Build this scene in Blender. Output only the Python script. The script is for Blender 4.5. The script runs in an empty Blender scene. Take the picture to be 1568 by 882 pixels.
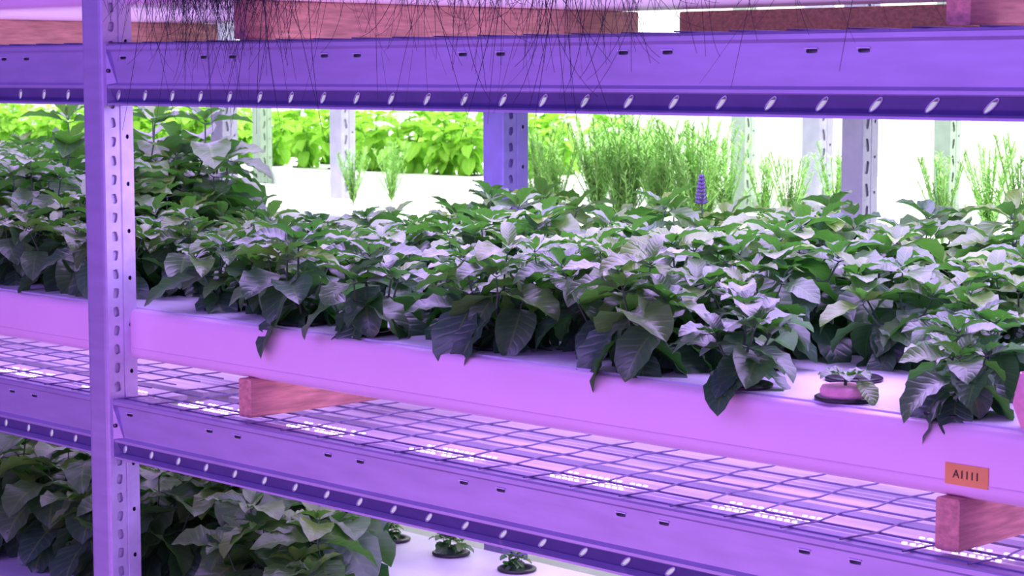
import bpy, math, random
from mathutils import Vector, Matrix, Euler
R = random.Random(7)
S = bpy.context.scene
S.view_settings.view_transform = 'Standard'
S.view_settings.look = 'None'
S.view_settings.exposure = 0.0

# ---------------------------------------------------------------- materials
def newmat(name):
    m = bpy.data.materials.new(name); m.use_nodes = True
    nt = m.node_tree; nt.nodes.clear()
    out = nt.nodes.new('ShaderNodeOutputMaterial')
    return m, nt, out

def pmat(name, col, rough=.5, metal=0., var=.1, nscale=20., bump=0., spec=.5, stretch=(1,1,1), emis=None, es=0., trans=0.):
    m, nt, out = newmat(name)
    b = nt.nodes.new('ShaderNodeBsdfPrincipled')
    tc = nt.nodes.new('ShaderNodeTexCoord'); mp = nt.nodes.new('ShaderNodeMapping')
    mp.inputs['Scale'].default_value = stretch
    nz = nt.nodes.new('ShaderNodeTexNoise'); nz.inputs['Scale'].default_value = nscale
    nz.inputs['Detail'].default_value = 5
    nt.links.new(tc.outputs['Object'], mp.inputs[0]); nt.links.new(mp.outputs[0], nz.inputs['Vector'])
    cr = nt.nodes.new('ShaderNodeValToRGB')
    cr.color_ramp.elements[0].position = .3; cr.color_ramp.elements[1].position = .7
    cr.color_ramp.elements[0].color = tuple(max(0, c*(1-var)) for c in col)+(1,)
    cr.color_ramp.elements[1].color = tuple(min(1, c*(1+var)) for c in col)+(1,)
    nt.links.new(nz.outputs['Fac'], cr.inputs[0]); nt.links.new(cr.outputs[0], b.inputs['Base Color'])
    b.inputs['Roughness'].default_value = rough; b.inputs['Metallic'].default_value = metal
    b.inputs['Specular IOR Level'].default_value = spec
    if bump:
        bp = nt.nodes.new('ShaderNodeBump'); bp.inputs['Strength'].default_value = bump; bp.inputs['Distance'].default_value = .003
        nt.links.new(nz.outputs['Fac'], bp.inputs['Height']); nt.links.new(bp.outputs[0], b.inputs['Normal'])
    if emis:
        b.inputs['Emission Color'].default_value = tuple(emis)+(1,); b.inputs['Emission Strength'].default_value = es
    nt.links.new(b.outputs[0], out.inputs[0])
    return m

def leafmat(name, dark, light, young, rough=.42, transl=.3, tcol=(.3,.6,.05), spec=.6):
    m, nt, out = newmat(name)
    N = nt.nodes.new; L = nt.links.new
    b = N('ShaderNodeBsdfPrincipled')
    uv = N('ShaderNodeUVMap'); uv.uv_map = 'UVMap'
    sp = N('ShaderNodeSeparateXYZ'); L(uv.outputs[0], sp.inputs[0])
    def math_(op, a, bb=None):
        n = N('ShaderNodeMath'); n.operation = op
        for i, v in enumerate((a, bb)):
            if v is None: continue
            if isinstance(v, (int, float)): n.inputs[i].default_value = v
            else: L(v, n.inputs[i])
        return n.outputs[0]
    s = math_('ABSOLUTE', math_('SUBTRACT', sp.outputs[1], .5))
    s2 = math_('MULTIPLY', s, 2.0)
    ph = math_('MULTIPLY', math_('SUBTRACT', sp.outputs[0], math_('MULTIPLY', s2, .22)), 24.)
    vein = math_('POWER', math_('ABSOLUTE', math_('COSINE', ph)), 8.)
    mid = math_('LESS_THAN', s2, .06)
    v = math_('MAXIMUM', math_('MULTIPLY', vein, .4), mid)
    at = N('ShaderNodeAttribute'); at.attribute_name = 'age'
    nz = N('ShaderNodeTexNoise'); nz.inputs['Scale'].default_value = 40
    c1 = N('ShaderNodeMixRGB'); c1.inputs[1].default_value = dark+(1,); c1.inputs[2].default_value = light+(1,)
    L(nz.outputs['Fac'], c1.inputs[0])
    c2 = N('ShaderNodeMixRGB'); L(at.outputs['Fac'], c2.inputs[0]); L(c1.outputs[0], c2.inputs[1]); c2.inputs[2].default_value = young+(1,)
    c3 = N('ShaderNodeMixRGB'); L(math_('MULTIPLY', v, .25), c3.inputs[0]); L(c2.outputs[0], c3.inputs[1])
    c3.inputs[2].default_value = tuple(min(1, x*1.8+.03) for x in young)+(1,)
    L(c3.outputs[0], b.inputs['Base Color'])
    bp = N('ShaderNodeBump'); bp.inputs['Strength'].default_value = .6; bp.inputs['Distance'].default_value = .0013; bp.invert = True
    L(v, bp.inputs['Height']); L(bp.outputs[0], b.inputs['Normal'])
    b.inputs['Roughness'].default_value = rough; b.inputs['Specular IOR Level'].default_value = spec
    t = N('ShaderNodeBsdfTranslucent'); t.inputs[0].default_value = tcol+(1,)
    mx = N('ShaderNodeMixShader'); mx.inputs[0].default_value = transl
    L(b.outputs[0], mx.inputs[1]); L(t.outputs[0], mx.inputs[2]); L(mx.outputs[0], out.inputs[0])
    return m

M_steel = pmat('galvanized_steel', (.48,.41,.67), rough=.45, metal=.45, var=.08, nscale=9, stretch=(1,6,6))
M_steelw = pmat('galvanized_steel_lit', (.72,.67,.86), rough=.4, metal=.2, var=.1, nscale=30)  # lit copy of the steel: brightness of post sides and rims put into the colour
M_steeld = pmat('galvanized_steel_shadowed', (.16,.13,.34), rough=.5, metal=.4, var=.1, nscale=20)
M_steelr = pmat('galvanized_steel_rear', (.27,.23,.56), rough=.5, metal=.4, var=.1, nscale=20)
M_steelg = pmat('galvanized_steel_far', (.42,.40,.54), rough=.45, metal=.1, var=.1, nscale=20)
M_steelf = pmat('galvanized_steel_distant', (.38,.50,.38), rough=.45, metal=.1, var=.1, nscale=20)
M_wire = pmat('wire_steel', (.24,.21,.42), rough=.4, metal=.5)
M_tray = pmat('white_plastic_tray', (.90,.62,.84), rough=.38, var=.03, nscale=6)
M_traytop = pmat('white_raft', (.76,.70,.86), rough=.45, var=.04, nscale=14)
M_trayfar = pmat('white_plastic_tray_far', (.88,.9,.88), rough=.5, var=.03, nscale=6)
M_white = pmat('white_wall_paint', (.93,.96,.9), rough=.8, var=.02, nscale=3)
M_wood = pmat('raw_lumber', (.64,.31,.26), rough=.7, var=.25, nscale=16, stretch=(6,1,9), bump=.2)
M_black = pmat('black_plastic_and_hole_shade', (.02,.02,.025), rough=.4)
M_grass = pmat('dark_grass_blade', (.012,.014,.03), rough=.5)
M_stem = pmat('stem_green', (.05,.10,.05), rough=.6)
M_floor = pmat('concrete_floor', (.3,.3,.34), rough=.6, var=.15, nscale=5)
M_label = pmat('orange_label', (.9,.42,.12), rough=.6)
M_ink = pmat('label_ink', (.03,.02,.02), rough=.7)
M_pink = pmat('pink_foam', (.85,.42,.5), rough=.8, bump=.3, nscale=80)
M_panel = pmat('lamp_housing_white', (.76,.72,.9), rough=.35, metal=.15, var=.25, nscale=4, stretch=(1,8,1))
M_led = pmat('led_diode', (1,.8,.9), emis=(1,.72,.92), es=3.5)
M_ledw = pmat('led_tube', (1,1,1), emis=(.85,.7,1), es=3.)
M_slotglow = pmat('added_slot_glow', (1,1,1), emis=(.80,.75,1), es=.6)  # glow for the beam slots, not a real lamp
M_leaf = leafmat('basil_leaf', (.018,.062,.045), (.045,.115,.080), (.15,.29,.035), transl=.22, tcol=(.10,.48,.03), rough=.34, spec=1.0)
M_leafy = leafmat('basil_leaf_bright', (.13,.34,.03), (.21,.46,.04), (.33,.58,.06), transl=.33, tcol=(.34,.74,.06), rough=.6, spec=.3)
M_rose = pmat('rosemary_green', (.33,.62,.15), rough=.6, var=.3, nscale=30)
M_flower = pmat('mint_flower_violet', (.16,.12,.28), rough=.7)

# ---------------------------------------------------------------- mesh builder
class MB:
    def __init__(s): s.v=[]; s.f=[]; s.m=[]; s.uv=[]; s.age=[]; s.sm=[]
    def add(s, vs, fs, mi=0, uvs=None, age=0., smooth=False):
        o=len(s.v); s.v+= [tuple(p) for p in vs]; s.age += [age]*len(vs)
        s.uv += (uvs if uvs else [(0,0)]*len(vs))
        for f in fs: s.f.append(tuple(o+i for i in f)); s.m.append(mi); s.sm.append(smooth)
    def box(s, a, b, mi=0):
        (x0,y0,z0),(x1,y1,z1)=a,b
        v=[(x0,y0,z0),(x1,y0,z0),(x1,y1,z0),(x0,y1,z0),(x0,y0,z1),(x1,y0,z1),(x1,y1,z1),(x0,y1,z1)]
        s.add(v,[(0,3,2,1),(4,5,6,7),(0,1,5,4),(1,2,6,5),(2,3,7,6),(3,0,4,7)],mi)
    def tube(s, pts, rs, n=5, mi=0):
        vs=[];fs=[]
        for i,p in enumerate(pts):
            p=Vector(p)
            d=(Vector(pts[min(i+1,len(pts)-1)])-Vector(pts[max(i-1,0)])).normalized()
            a=d.cross(Vector((0.3,1,.1))).normalized(); b=d.cross(a)
            r=rs[i] if isinstance(rs,(list,tuple)) else rs
            for k in range(n):
                t=2*math.pi*k/n; vs.append(p+a*r*math.cos(t)+b*r*math.sin(t))
        for i in range(len(pts)-1):
            for k in range(n):
                fs.append((i*n+k,i*n+(k+1)%n,(i+1)*n+(k+1)%n,(i+1)*n+k))
        s.add(vs,fs,mi,smooth=True)
    def lathe(s, c, prof, n=24, mi=0):
        vs=[];fs=[]
        for (r,z) in prof:
            for k in range(n):
                t=2*math.pi*k/n; vs.append((c[0]+r*math.cos(t),c[1]+r*math.sin(t),c[2]+z))
        for i in range(len(prof)-1):
            for k in range(n): fs.append((i*n+k,i*n+(k+1)%n,(i+1)*n+(k+1)%n,(i+1)*n+k))
        s.add(vs,fs,mi,smooth=True)
    def cell(s, P, u0,u1,v0,v1, hole=None, mi=0, depth=None):
        if not hole:
            s.add([P(u0,v0),P(u1,v0),P(u1,v1),P(u0,v1)],[(0,1,2,3)],mi); return
        cu,cv,ru,rv,rot,pw=hole; n=16; o=[];h=[]
        for k in range(n):
            t=2*math.pi*(k+.5)/n; c,si=math.cos(t),math.sin(t)
            m=max(abs(c),abs(si)); 
            ou=(u0+u1)/2+(u1-u0)/2*c/m; ov=(v0+v1)/2+(v1-v0)/2*si/m
            o.append(P(ou,ov))
            a=math.copysign(abs(c)**pw,c)*ru; b=math.copysign(abs(si)**pw,si)*rv
            h.append(P(cu+a*math.cos(rot)-b*math.sin(rot), cv+a*math.sin(rot)+b*math.cos(rot)))
        vs=o+h; fs=[(k,(k+1)%n,n+(k+1)%n,n+k) for k in range(n)]
        cor=[(u1,v1),(u0,v1),(u0,v0),(u1,v0)]; idx=[1,5,9,13]
        for (cu_,cv_),k in zip(cor,idx):
            vs.append(P(cu_,cv_)); fs.append((k,len(vs)-1,(k+1)%n))
        s.add(vs,fs,mi)
    def obj(s, name, mats, parent=None, loc=(0,0,0)):
        me=bpy.data.meshes.new(name); me.from_pydata(s.v,[],s.f)
        for m in mats: me.materials.append(m)
        me.polygons.foreach_set('material_index', s.m); me.polygons.foreach_set('use_smooth', s.sm)
        ul=me.uv_layers.new(name='UVMap'); 
        for l in me.loops: ul.data[l.index].uv=s.uv[l.vertex_index]
        at=me.attributes.new('age','FLOAT','POINT'); at.data.foreach_set('value', s.age)
        me.update()
        ob=bpy.data.objects.new(name,me); S.collection.objects.link(ob); ob.location=loc
        if parent: ob.parent=parent
        return ob

def empty(name, loc=(0,0,0)):
    e=bpy.data.objects.new(name,None); S.collection.objects.link(e); e.location=loc; e.empty_display_size=.1
    return e

CZ=1.6   # eye height
# ---------------------------------------------------------------- rack parts
def beam(name, x0, x1, y, zc, parent, mats=None, far=False, sgn=1):
    mb=MB()
    prof=[(.045,.060),(.0,.060),(-.003,.057),(-.003,.050),(.006,.045),(.006,-.016),(-.002,-.021),(-.002,-.026)]
    low=[(.001,-.028),(.020,-.053)]
    tail=[(-.002,-.056),(-.002,-.060),(.045,-.060)]
    def strip(pr,mi=0):
        for i in range(len(pr)-1):
            a,b=pr[i],pr[i+1]
            mb.add([(x0,y+sgn*a[0],zc+a[1]),(x1,y+sgn*a[0],zc+a[1]),(x1,y+sgn*b[0],zc+b[1]),(x0,y+sgn*b[0],zc+b[1])],[(0,1,2,3)],mi)
    strip(prof[:5]); strip(prof[5:]+[low[0]]); strip([low[1]]+tail)
    if far:
        strip(prof[4:6]); strip(low)
    else:
        pitch=.0888
        n0=math.floor((x0+3.204)/pitch)
        k=n0; 
        P=lambda u,v:(u,y+.006*sgn,zc+v)
        while True:
            u0=max(x0,-3.204+(k-.5)*pitch); u1=min(x1,-3.204+(k+.5)*pitch)
            if u0>=x1: break
            if u1>u0:
                c=-3.204+k*pitch
                h=(c,.033,.010,.0030,0,.5) if (k%4 in (0,1) and u0<c-.015 and u1>c+.015) else None
                mb.cell(P,u0,u1,-.016,.045,h)
                if h:
                    mb.box((c-.011,y+.0035,zc+.0360),(c+.011,y+.0062,zc+.0375),1)
            k+=1
        pitch=.0909
        k=math.floor((x0+3.494)/pitch)
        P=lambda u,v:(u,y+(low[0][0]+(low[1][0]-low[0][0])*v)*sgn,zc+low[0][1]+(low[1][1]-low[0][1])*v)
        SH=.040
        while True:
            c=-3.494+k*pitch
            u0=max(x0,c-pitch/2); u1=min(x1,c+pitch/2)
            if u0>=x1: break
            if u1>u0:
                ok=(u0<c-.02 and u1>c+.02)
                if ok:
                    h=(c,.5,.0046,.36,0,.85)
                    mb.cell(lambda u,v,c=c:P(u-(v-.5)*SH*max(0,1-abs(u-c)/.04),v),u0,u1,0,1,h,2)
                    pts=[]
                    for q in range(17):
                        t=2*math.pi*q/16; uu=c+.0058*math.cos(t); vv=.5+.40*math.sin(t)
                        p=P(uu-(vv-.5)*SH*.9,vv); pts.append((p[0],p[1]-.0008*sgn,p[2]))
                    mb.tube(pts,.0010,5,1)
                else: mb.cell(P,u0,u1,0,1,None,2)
            k+=1
        mb.tube([(x0+.01,y+.034*sgn,zc-.045),(x1-.01,y+.034*sgn,zc-.045)],.009,8,3)  # added glowing tube, makes the slots in the beam look bright
    mb.add([(x0,y+.045*sgn,zc+.06),(x1,y+.045*sgn,zc+.06),(x1,y+.045*sgn,zc-.06),(x0,y+.045*sgn,zc-.06)],[(0,1,2,3)])
    return mb.obj(name, mats or [M_steel,M_steelw,M_steeld,M_slotglow], parent)

def post(name, xr, y0, z0, z1, parent, w=.07, d=.072, mats=None, far=False):
    mb=MB(); x0=xr-w; y1=y0+d
    fr=[(x0,y0+.012),(x0+.003,y0+.001),(x0+.010,y0),(xr-.010,y0),(xr-.003,y0+.001),(xr,y0+.004)]
    for i in range(len(fr)-1):
        a,b=fr[i],fr[i+1]
        mb.add([(a[0],a[1],z0),(b[0],b[1],z0),(b[0],b[1],z1),(a[0],a[1],z1)],[(0,1,2,3)],0)
    mb.add([(x0,y0+.012,z0),(x0,y1,z0),(x0,y1,z1),(x0,y0+.012,z1)],[(0,1,2,3)],0)
    mb.add([(x0,y1,z0),(x0+.02,y1,z0),(x0+.02,y1,z1),(x0,y1,z1)],[(0,1,2,3)],0)
    mb.add([(xr-.02,y1,z0),(xr,y1,z0),(xr,y1,z1),(xr-.02,y1,z1)],[(0,1,2,3)],0)
    mb.box((xr-.009,y0+.006,z0),(xr-.005,y1-.004,z1),1)  # added liner in the lit steel colour, lightens the slots
    ys=y0+.004
    P=lambda u,v:(xr,u,v)
    pitch=.038 if not far else .06; z=z0; k=0
    ym=ys+(y1-ys)*.52; yr=ys+(y1-ys)*.58
    while z<z1-1e-4:
        zz=min(z+pitch,z1)
        h=((ys+ym)/2+.002,(z+zz)/2,.0065,.010 if not far else .018,.2*(1 if k%2 else -1),.55) if zz-z>pitch*.9 else None
        mb.cell(P,ys,ym,z,zz,h,1)
        z=zz;k+=1
    mb.add([(xr,ym,z0),(xr-.003,(ym+yr)/2,z0),(xr,yr,z0),(xr,ym,z1),(xr-.003,(ym+yr)/2,z1),(xr,yr,z1)],[(0,1,4,3),(1,2,5,4)],1)
    z=z0
    while z<z1-1e-4:
        zz=min(z+.095,z1)
        h=((yr+y1)/2,(z+zz)/2,.004,.0045,0,1.) if zz-z>.09 else None
        mb.cell(P,yr,y1,z,zz,h,1)
        if h: mb.box((xr-.0045,h[0]-.005,h[1]-.006),(xr-.0035,h[0]+.005,h[1]+.006),2)  # black plate stands in for the shade inside the hole
        z=zz
    mb.box((x0-.015,y0-.01,z0-.002),(xr+.015,y1+.01,z0+.004),0)
    return mb.obj(name, mats or [M_steel,M_steelw,M_black], parent)

def connector(name,xr,y,zc,parent):
    mb=MB()
    mb.box((xr,y-.004,zc-.058),(xr+.005,y+.042,zc+.062))
    mb.add([(xr+.005,y-.004,zc-.02),(xr+.028,y+.004,zc-.016),(xr+.005,y-.004,zc+.045),(xr+.005,y+.006,zc-.02),(xr+.028,y+.0055,zc-.016),(xr+.005,y+.006,zc+.045)],
           [(0,1,2),(3,5,4),(0,3,4,1),(1,4,5,2)])
    mb.tube([(xr+.011,y-.006,zc+.008),(xr+.011,y+.01,zc+.008)],.004,8,1)
    return mb.obj(name,[M_steel,M_black],parent)

def wire_deck(name,x0,x1,y0,y1,z,parent):
    mb=MB(); r=.0015
    y=y0+.02
    while y<y1: mb.box((x0,y-r,z-2*r),(x1,y+r,z)); y+=.062
    x=x0+.02
    while x<x1:
        pts=[(x+(.006 if i%2 else -.006),y0+(y1-y0)*i/16,z+r) for i in range(17)]
        mb.tube(pts,r,4); x+=.105
    return mb.obj(name,[M_wire],parent)

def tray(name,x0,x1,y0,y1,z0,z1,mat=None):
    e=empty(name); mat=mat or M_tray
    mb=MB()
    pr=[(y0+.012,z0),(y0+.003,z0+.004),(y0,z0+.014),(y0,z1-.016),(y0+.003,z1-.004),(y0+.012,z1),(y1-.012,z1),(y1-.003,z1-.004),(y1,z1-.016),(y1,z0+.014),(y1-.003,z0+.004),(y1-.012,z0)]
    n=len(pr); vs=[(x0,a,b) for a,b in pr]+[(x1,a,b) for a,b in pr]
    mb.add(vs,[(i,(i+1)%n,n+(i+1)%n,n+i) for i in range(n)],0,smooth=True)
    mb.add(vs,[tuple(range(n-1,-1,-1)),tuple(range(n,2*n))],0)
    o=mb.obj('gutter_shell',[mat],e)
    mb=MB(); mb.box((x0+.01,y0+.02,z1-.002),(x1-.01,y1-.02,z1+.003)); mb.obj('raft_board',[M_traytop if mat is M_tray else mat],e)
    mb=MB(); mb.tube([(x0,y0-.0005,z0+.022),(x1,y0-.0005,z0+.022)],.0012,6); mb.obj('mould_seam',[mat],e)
    return e

TOPZ=CZ-.4735; 
UB=CZ+.0; LB=CZ-.712; BB=CZ-1.366
W=1.10
rack=empty('storage_rack')
XP=-3.52
def mkrack(rk, posts, beams, far, mats=None):
    for i,(x,y) in enumerate(posts):
        post('upright_%d'%(i+1),x,y,.004,2.9,rk,far=far,mats=mats)
    for i,(x0,x1,y,z,sg) in enumerate(beams):
        beam('step_beam_%d'%(i+1),x0,x1,y,z,rk,far=far,mats=mats,sgn=sg)
mkrack(rack,[(XP,-.012),(XP-2.9,-.012),(XP+2.9,-.012)],[],False)
for i,x in enumerate((XP,XP-2.9,XP+2.9)):
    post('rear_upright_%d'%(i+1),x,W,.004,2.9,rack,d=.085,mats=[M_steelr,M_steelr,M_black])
bi=1
for z in (UB,LB,BB,UB+.72):
    for x0,x1 in ((XP,XP+2.83),(XP-2.9,XP-.07)):
        beam('front_beam_%d'%bi,x0+.002,x1-.002,0,z,rack)
        beam('rear_beam_%d'%bi,x0+.002,x1-.002,W+.06,z,rack,far=True,sgn=-1)
        connector('beam_connector_%d'%bi,x0,0,z,rack)
        wire_deck('wire_deck_%d'%bi,x0+.004,x1-.004,.0,W+.06,z+.062,rack)
        bi+=1
def lumber(x0,x1,y0,y1,z0,z1,along='Y'):
    mb=MB(); b=.003; n=8
    if along=='Y':
        pr=[(x0+b,z0),(x1-b,z0),(x1,z0+b),(x1,z1-b),(x1-b,z1),(x0+b,z1),(x0,z1-b),(x0,z0+b)]
        vs=[(a,y0,c) for a,c in pr]+[(a,y1,c) for a,c in pr]
    else:
        pr=[(y0+b,z0),(y1-b,z0),(y1,z0+b),(y1,z1-b),(y1-b,z1),(y0+b,z1),(y0,z1-b),(y0,z0+b)]
        vs=[(x1,a,c) for a,c in pr]+[(x0,a,c) for a,c in pr]
    mb.add(vs,[(i,(i+1)%n,n+(i+1)%n,n+i) for i in range(n)]+[tuple(range(n-1,-1,-1)),tuple(range(n,2*n))])
    return mb.obj('lumber_spacer',[M_wood])
def timber(x,z): return lumber(x-.038,x,.035,1.12,z,z+.073)
for z in (UB,LB):
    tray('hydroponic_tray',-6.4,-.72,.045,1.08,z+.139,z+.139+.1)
    for x in (-6.0,-4.66,-3.11,-1.545): timber(x,z+.066)
lumber(-2.95,-1.60,1.075,1.113,UB+.066,UB+.135,'X')
ZLOW=CZ-1.127
tray('hydroponic_tray',-6.4,-.72,.045,1.04,ZLOW-.1,ZLOW)
for x in (-6.0,-4.66,-3.11,-1.545): timber(x,BB+.066)

def led_fixture(name,x0,x1,z,patches=True):
    e=empty(name)
    mb=MB()
    for yc in (.13,.39,.65,.91):
        mb.box((x0,yc-.11,z-.012),(x1,yc+.11,z))
        mb.box((x0,yc-.035,z-.045),(x1,yc+.035,z-.012))
        for k in range(3): mb.box((x0,yc-.03+k*.025,z),(x1,yc-.024+k*.025,z+.004))
    mb.obj('housing',[M_panel],e)
    mb=MB()
    for yc in (.39,.91):
        mb.box((x0,yc-.012,z-.05),(x1,yc+.012,z-.045))
    mb.obj('led_strip',[M_ledw],e)
    if patches:
        mb=MB()
        for yc in (.15,):
            x=-1.62
            while x>x0:
                for j in range(4):
                    for i in range(13):
                        xx=x-.085+i*.0142+(.007 if j%2 else 0); yy=yc-.042+j*.022
                        if xx<x0 or xx>x1: continue
                        if (i+j*5)%7==3: continue
                        mb.box((xx-.0034,yy-.0022,z+.0045),(xx+.0034,yy+.0022,z+.0065))
                x-=.355
        mb.obj('diodes',[M_led],e)
    return e
for z in (LB,UB):  # top diodes at the upper level are unseen, added to brighten the tray underside
    led_fixture('led_grow_light',XP+.01,XP+2.8,z+.035)
    led_fixture('led_grow_light',XP-2.85,XP-.08,z+.035)

# label
lab=empty('shelf_label',(-1.541,.0445,CZ-.540))
mb=MB(); mb.box((-.034,-.0012,-.0145),(.034,0,.0145)); mb.obj('label_plate',[M_label],lab)
cu=bpy.data.curves.new('label_text','FONT'); cu.body='A1111'; cu.size=.016; cu.align_x='CENTER'; cu.align_y='CENTER'; cu.extrude=.0002
cu.materials.append(M_ink); t=bpy.data.objects.new('label_text',cu); S.collection.objects.link(t); t.parent=lab; t.location=(0,-.0018,0); t.rotation_euler=(math.pi/2,0,0)

# ---------------------------------------------------------------- plants
def leaf(mb, base, az, el, L, W, droop, fold, age, rnd, roll=0., nu=8):
    nv=4; vs=[];uv=[];fs=[]
    tw=rnd.uniform(-.25,.25); side=rnd.uniform(-.15,.15)
    M=Matrix.Rotation(az,4,'Z')@Matrix.Rotation(-el,4,'Y')@Matrix.Rotation(roll,4,'X')
    pet=L*.12
    for i in range(nu+1):
        t=i/nu
        w=2.58*(max(t,.0)**.64)*((1-t)**.82)*W if 0<t<1 else (.0006 if t==0 else .0)
        ang=droop*t
        x=pet+ (L*math.sin(ang)/droop if abs(droop)>1e-3 else L*t)
        z=-(L*(1-math.cos(ang))/droop if abs(droop)>1e-3 else 0)
        for j in range(nv+1):
            s=-1+2*j/nv
            yy=s*w
            zz=fold*abs(s)**1.3*w - .10*w*math.sin(t*22)*abs(s)
            px=x+zz*math.sin(ang); pz=z+zz*math.cos(ang)+tw*yy*t
            vs.append(Vector(base)+M@Vector((px,yy+side*L*t*t,pz))); uv.append((t,.5+.5*s))
    for i in range(nu):
        for j in range(nv):
            a=i*(nv+1)+j; fs.append((a,a+nv+1,a+nv+2,a+1))
    mb.add(vs,fs,0,uv,age,True)
    e=Vector(base)+M@Vector((pet,0,0)); mb.tube([base,e],[.0012,.0009],4,1)

def basil(name,seed,h,spread,LL,nsh=5,wr=.335,elow=-52,step=.036,etop=64):
    r=random.Random(seed); mb=MB()
    for s in range(nsh):
        a0=2*math.pi*s/nsh+r.uniform(-.4,.4)
        lean=(0 if s==0 else spread*r.uniform(.6,1.15)); hh=h*(1 if s==0 else r.uniform(.55,.92))
        nn=max(3,int(hh/step)); pts=[]
        for i in range(nn+1):
            t=i/nn
            pts.append(Vector((math.cos(a0)*lean*t**.8+.006*r.uniform(-1,1),math.sin(a0)*lean*t**.8+.006*r.uniform(-1,1),hh*.88*t+.01)))
        mb.tube([Vector((0,0,0))]+pts,[.003]+[.003*(1-.55*i/nn) for i in range(nn+1)],5,1)
        ph=r.uniform(0,6.28); fresh=r.uniform(.15,1.5)
        for i in range(1,nn+1):
            t=i/nn; age=max(0,(t-.5))*1.6*fresh*r.uniform(.3,1.2)
            sz=LL*(.72+.42*math.sin(min(1,t*1.05)*math.pi*.75))*r.uniform(.8,1.12)
            if i==nn: sz=LL*.88
            for q in (0,1):
                az=ph+i*math.pi/2+q*math.pi+r.uniform(-.3,.3)
                el=math.radians(elow+etop*t**1.2+r.uniform(-16,16))
                leaf(mb,pts[i],az,el,sz,sz*r.uniform(wr-.03,wr+.03),r.uniform(.5,1.25),r.uniform(.15,.5),min(1,age+r.uniform(0,.12)),r,r.uniform(-.3,.3))
        for q in range(4):
            az=ph+q*math.pi/2+.78; leaf(mb,pts[-1]+Vector((0,0,.005)),az,math.radians(r.uniform(25,58)),LL*r.uniform(.4,.68),LL*.15,.8,.5,min(1,(.3+r.random()*.6)*fresh),r)
    me=mb.obj(name,[M_leaf,M_stem]).data
    bpy.data.objects.remove(bpy.data.objects[name]); return me
short=[basil('basil_short_%d'%i,10+i,.125,.060,.092,4) for i in range(6)]
mid=[basil('basil_mid_%d'%i,30+i,.185,.075,.100,5) for i in range(7)]
tall=[basil('basil_tall_%d'%i,50+i,.30,.085,.095,5) for i in range(4)]
broad=[basil('basil_broad_%d'%i,70+i,.27,.07,.125,4,wr=.36,elow=-50,step=.04) for i in range(3)]
perky=[basil('basil_perky_%d'%i,90+i,.115,.045,.078,4,elow=-24,wr=.31) for i in range(2)]

def inst(me,parent,x,y,z,s,rz,name='plant',mat=None,tilt=0):
    o=bpy.data.objects.new(name,me); S.collection.objects.link(o); o.parent=parent
    o.location=(x,y,z); o.scale=(s,s,s); o.rotation_euler=(R.uniform(-tilt,tilt),R.uniform(-tilt,tilt),rz)
    if mat: 
        o.material_slots[0].link='OBJECT'; o.material_slots[0].material=mat
    return o

def netpot(mb,x,y,z):
    mb.lathe((x,y,z),[(.030,.001),(.042,.001),(.045,.003),(.045,.006),(.041,.008),(.032,.007),(.028,.003),(.022,.0005),(.0,.0005)],24,0)

bed=empty('basil_plants')
pots=MB(); zt=TOPZ+.003
front=[(-3.36,.16,'s',1.05),(-3.21,.2,'s',1.0),(-3.06,.12,'s',1.22),(-2.86,.12,'s',1.15),(-2.70,.2,'s',1.0),(-2.55,.14,'m',.98),(-2.37,.22,'m',.95),(-2.19,.12,'m',.98),(-1.97,.095,'p',1.08),(-1.60,.10,'s',.92),(-1.30,.13,'m',1.0)]
for x,y,k,s in front:
    me=R.choice({'s':short,'m':mid,'p':perky}[k]); inst(me,bed,x,y,zt,s,R.uniform(0,6.28),tilt=.08)
    netpot(pots,x,y,zt)
x=-3.73
while x>-6.3:
    inst(R.choice(mid),bed,x,.16,zt,R.uniform(.9,1.1),R.uniform(0,6.28),tilt=.08); netpot(pots,x,.16,zt); x-=.2
for row,y in enumerate((.29,.45,.61,.77,.93)):
    x=-1.0-(.1 if row%2 else 0)
    while x>-6.3:
        thr=-3.85 if y<.7 else -4.25
        xx=x+R.uniform(-.035,.035); yy=y+R.uniform(-.03,.03)
        if xx<thr:
            hh=min(.30,.17+(thr-xx)*.6)
            if .4<y<.65 and -4.45<xx<-4.0: hh=.41
            elif y<.4 and -4.3<xx<-3.95: hh=.31
        else:
            hh=.14+.07*(y-.1)/.8+R.uniform(-.035,.035)
            if xx>-2.5: hh+=.025
            if y>.6 and -4.3<xx<-3.6: hh=R.uniform(.09,.13)
            if .4<y<.6 and -3.9<xx<-3.3: hh=.13
            if y>.85 and -3.6<xx<-3.4: hh=.20
            if y<.35 and -1.98<xx<-1.6: hh=.13
        if hh<.16: me=R.choice(short); s=hh/.145
        elif hh<.25: me=R.choice(mid); s=hh/.20
        else: me=R.choice(tall); s=hh/.315
        if not (y<.35 and -1.92<xx<-1.68): 
            inst(me,bed,xx,yy,zt,s,R.uniform(0,6.28),tilt=.14)
        if y<.4: netpot(pots,xx,yy,zt)
        x-=.195*R.choice((1,1,1,1.2))
pots.obj('net_pot_rims',[M_black],bed)

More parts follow.
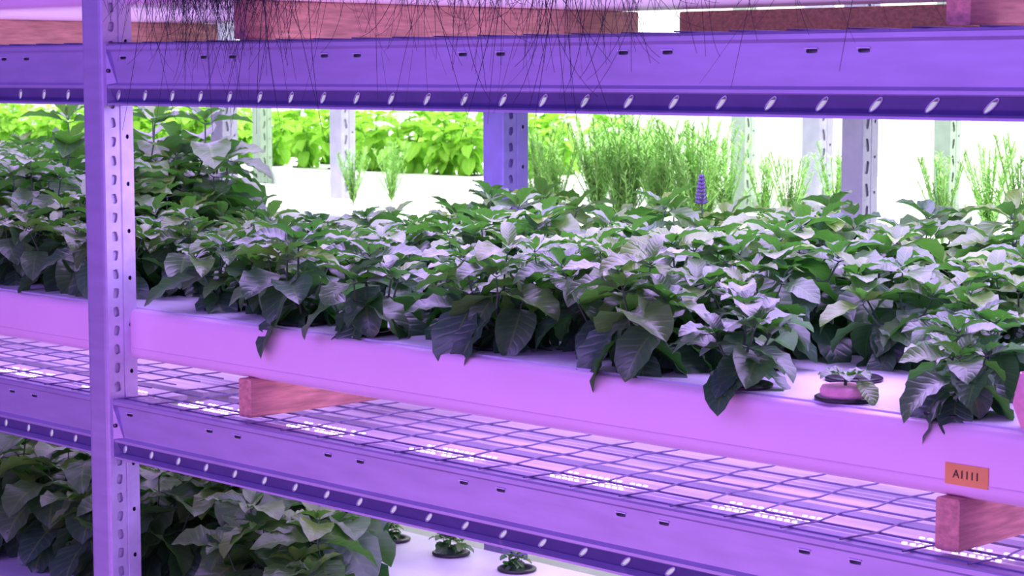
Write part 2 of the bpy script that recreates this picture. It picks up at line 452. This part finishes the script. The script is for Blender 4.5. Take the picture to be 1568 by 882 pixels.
sp=empty('seedling_pot',(-1.785,.10,zt))
mb=MB(); netpot(mb,0,0,0); mb.obj('rim',[M_black],sp)
mb=MB(); mb.lathe((0,0,.004),[(.036,0),(.037,.012),(.034,.018),(.02,.019),(0,.018)],20); mb.obj('foam_plug',[M_pink],sp)
mb=MB(); rr=random.Random(3)
mb.tube([(0,0,.018),(0,0,.035)],.0025,6,1)
for k in range(6): leaf(mb,Vector((0.0,0,.034)),k*1.1,math.radians(25),.04,.015,1.0,.4,.3,rr)
leaf(mb,Vector((.02,0,.035)),-.3,-.5,.05,.017,.5,.3,.9,rr)
mb.obj('seedling',[M_leaf,M_stem],sp)
mb=MB(); mb.lathe((0,0,0),[(.016,0),(.030,.035),(.020,.075),(.018,.075),(.027,.035),(.014,.003),(0,.003)],6)
o=mb.obj('pink_plastic_cup',[M_pink],None,(-1.464,.08,zt))

# mint flower spike
mb=MB(); mb.tube([(0,0,0),(.003,0,.12),(0,.002,.268)],[.003,.002,.001],6,1)
for k in range(8):
    z=.211+k*.0075; rad=.010*(1-k*.09)
    for q in range(7):
        a=q*.9+k; 
        mb.tube([(0,0,z),(rad*math.cos(a),rad*math.sin(a),z+.003),(rad*1.3*math.cos(a),rad*1.3*math.sin(a),z+.007)],[.0015,.0028,.001],5,0)
mb.obj('mint_flower_spike',[M_flower,M_stem],None,(-2.72,.88,zt))

# lower shelf plants
low=empty('lower_basil_plants'); zl=ZLOW+.003; pots=MB()
for row,y in enumerate((.24,.41,.58,.75,.93)):
    x=-3.08-(y-.15)*1.08
    while x>-6.2:
        xx=x+R.uniform(-.03,.03)
        if not (y<.3 and abs(xx-(XP-.03))<.17):
            inst(R.choice(broad),low,xx,y,zl,R.uniform(.95,1.15),R.uniform(0,6.28),tilt=.10)
        x-=.18
sd=random.Random(9); 
for (x,y,s) in ((-3.95,.93,.4),(-3.73,.93,.3),(-3.52,.93,.45),(-3.3,.93,.3),(-3.62,.73,.3)):
    netpot(pots,x,y,zl)
    inst(short[sd.randrange(4)],low,x,y,zl,s,sd.uniform(0,6))
pots.obj('net_pot_rims',[M_black],low)

# ---------------------------------------------------------------- drooping grass from the upper shelf
cu=bpy.data.curves.new('drooping_grass','CURVE'); cu.dimensions='3D'; cu.bevel_depth=.001; cu.bevel_resolution=1
gr=random.Random(21)
def strand(x,zend,thick=1.):
    zs=UB+.245
    sx=gr.gauss(0,.07); out=gr.uniform(.02,.10); curl=gr.uniform(-1,1)
    n=14; s=cu.splines.new('POLY'); s.points.add(n)
    x0=x-sx
    for i in range(n+1):
        t=i/n
        yy=.06-(.06+out)*min(1,(t*2.2))**.7 + .015*curl*t
        zz=zs+.03*math.sin(min(1,t*3)*math.pi)-(zs-zend)*t**1.4
        xx=x0+sx*t**1.5+curl*.06*t**3
        if abs(curl)>.75: zz+=.03*(max(0,t-.75)*4)**2; xx+=math.copysign(.05,curl)*max(0,t-.7)
        s.points[i].co=(xx,yy,zz,1); s.points[i].radius=thick*(1.1-.75*t)
for k in range(1000):
    u=gr.random()
    if u<.42: x=gr.gauss(-3.10,.13)
    elif u<.84: x=gr.gauss(-2.28,.22)
    else: x=gr.uniform(-3.4,-1.5)
    if x<-3.42: continue
    d=gr.expovariate(1/(.05 if u<.84 else .018))
    zend=UB+.13-min(d,.19+gr.uniform(-.02,.05))
    strand(x,zend,gr.uniform(.4,.95))
for k in range(12):
    strand(gr.choice((gr.gauss(-3.0,.15),gr.gauss(-2.35,.22))),UB-.06-gr.uniform(0,.07),.9)
cu.materials.append(M_grass)
g=bpy.data.objects.new('drooping_grass',cu); S.collection.objects.link(g)

# ---------------------------------------------------------------- background racks
r2=empty('storage_rack'); r3=empty('storage_rack')
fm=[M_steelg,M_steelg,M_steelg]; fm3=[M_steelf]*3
mkrack(r2,[(-6.1,2.2),(-6.1,2.76),(-3.28,2.2),(-3.95,2.9),(-9.0,2.2)],
  [(-9.0,-6.17,2.21,UB,1),(-6.1,-3.35,2.21,UB,1),(-3.28,-.6,2.21,UB,1),(-9.0,-6.17,2.21,LB,1),(-6.1,-3.35,2.21,LB,1),(-3.28,-.6,2.21,LB,1)],True,fm)
mkrack(r3,[(-8.2,4.0),(-5.14,4.0),(-4.2,4.0),(-11.3,4.0)],
  [(-11.3,-8.27,4.01,LB,1),(-8.2,-5.21,4.01,LB,1),(-5.14,-1,4.01,LB,1)],True,fm3)
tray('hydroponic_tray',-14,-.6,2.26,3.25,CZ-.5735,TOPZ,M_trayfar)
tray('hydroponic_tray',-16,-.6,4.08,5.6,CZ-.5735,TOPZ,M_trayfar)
bb=empty('background_basil_plants'); pots=MB()
for y in (4.35,4.75,5.2):
    x=-6.75-.2*(y-4.3)
    while x>-15.5:
        if R.random()<.92:
            inst(R.choice(tall),bb,x+R.uniform(-.05,.05),y,zt,R.uniform(.85,1.3),R.uniform(0,6.28),mat=M_leafy)
        netpot(pots,x,y,zt); x-=R.choice((.22,.24,.28,.5))
pots.obj('net_pot_rims',[M_black],bb)
def rosemary(name,seed):
    r=random.Random(seed); mb=MB()
    for s in range(22):
        a=r.uniform(0,6.28); ln=r.uniform(.13,.29); lean=r.uniform(.01,.10)
        n=7; pts=[Vector((math.cos(a)*lean*(i/n)**1.2,math.sin(a)*lean*(i/n)**1.2,ln*i/n)) for i in range(n+1)]
        mb.tube(pts,[.0016]*(n+1),4,0)
        z=.02
        while z<ln:
            t=z/ln; i=min(n-1,int(t*n)); p=pts[i].lerp(pts[i+1],t*n-i)
            for q in range(2):
                az=r.uniform(0,6.28); el=r.uniform(.1,.9); L=r.uniform(.018,.030)
                d=Vector((math.cos(az)*math.cos(el),math.sin(az)*math.cos(el),math.sin(el)))*L
                sd_=Vector((-math.sin(az),math.cos(az),0))*.0015
                mb.add([p-sd_,p+sd_,p+d*.7+sd_,p+d,p+d*.7-sd_],[(0,1,2,3,4)],0)
            z+=.0045
    me=mb.obj(name,[M_rose]).data; bpy.data.objects.remove(bpy.data.objects[name]); return me
rm=[rosemary('rosemary_mesh_%d'%i,i) for i in range(3)]
rb=empty('rosemary_plants')
for (x0,x1,n,sc) in ((-4.75,-4.15,7,1.15),(-4.05,-3.75,2,.9),(-3.22,-3.0,2,1.1),(-2.85,-2.6,3,1.05),(-5.75,-5.65,1,.9)):
    for i in range(n):
        for y in (2.5,2.75):
            inst(R.choice(rm),rb,x0+(x1-x0)*i/max(1,n-1)+R.uniform(-.03,.03),y+R.uniform(-.05,.05),zt,sc*R.uniform(.8,1.15),R.uniform(0,6.28))

# ---------------------------------------------------------------- room
mb=MB(); mb.box((-22,-5,-.1),(4,7,0)); mb.obj('floor',[M_floor])
mb=MB(); mb.box((-22,6.6,0),(4,6.7,4)); mb.obj('wall_back',[M_white])
mb=MB(); mb.box((-22.1,-5,0),(-22,7,4)); mb.obj('wall_left',[M_white])

# ---------------------------------------------------------------- lights
def area(name,loc,rot,sx,sy,p,col,spread=180):
    l=bpy.data.lights.new(name,'AREA'); l.shape='RECTANGLE'; l.size=sx; l.size_y=sy; l.energy=p; l.color=col
    l.spread=math.radians(spread)
    o=bpy.data.objects.new(name,l); S.collection.objects.link(o); o.location=loc; o.rotation_euler=rot; return o
V=(.56,.35,1.0); PK=(1.0,.43,1.0)
area('shelf_grow_lamp',(-2.1,.52,UB-.035),(0,0,0),2.7,.8,58,V)
area('shelf_grow_lamp',(-5.0,.52,UB-.035),(0,0,0),2.7,.8,36,V)
area('shelf_grow_lamp',(-2.1,.52,LB-.035),(0,0,0),2.7,.8,15,V)
area('shelf_grow_lamp',(-5.0,.52,LB-.035),(0,0,0),2.7,.8,10,V)
for x in (-2.1,-5.0):
    area('deck_fill',(x,.5,LB+.134),(0,0,0),2.7,.8,7.5,(.66,.44,1))  # added fill that brightens the deck under the tray
    area('tray_underside_fill',(x,.5,UB+.070),(math.pi,0,0),2.7,.8,5.5,(.68,.56,1))  # added upward fill for the underside of the upper tray
area('aisle_fill',(-2.2,-2.9,2.5),(math.radians(62),0,0),6,1.2,90,(.45,.24,1.0))  # added violet fill from the aisle side for beam and tray fronts
area('aisle_fill',(-2.4,-2.2,.25),(math.radians(105),0,0),6,.6,36,PK)  # added low pink fill for the tray front
area('white_grow_lamp',(-5.5,2.75,2.75),(0,0,0),9,.8,120,(1,1,.93),120)
area('white_grow_lamp',(-8,4.8,2.9),(0,0,0),14,1.4,400,(1,1,.92),140)
area('white_wall_fill',(-8,5.7,3.6),(math.radians(60),0,0),16,.6,480,(1,1,.95))  # added wash that brings the back wall up to white
area('white_aisle_fill',(-6,1.35,2.9),(math.radians(50),0,0),11,.3,85,(.97,1,.97),110)  # added fill to whiten the second rack's front faces and the rosemary

w=bpy.data.worlds.new('World'); S.world=w; w.use_nodes=True
bg=w.node_tree.nodes['Background']; bg.inputs[0].default_value=(.23,.10,.78,1); bg.inputs[1].default_value=.43

# ---------------------------------------------------------------- camera
cam=bpy.data.cameras.new('camera'); co=bpy.data.objects.new('camera',cam); S.collection.objects.link(co); S.camera=co
co.location=(0,-2.34,CZ); cam.sensor_width=36; cam.lens=3245/1600*36
co.rotation_euler=(math.radians(90-5.86),0,math.radians(45.4))
cam.dof.use_dof=True; cam.dof.focus_distance=3.7; cam.dof.aperture_fstop=16
cam.clip_end=100
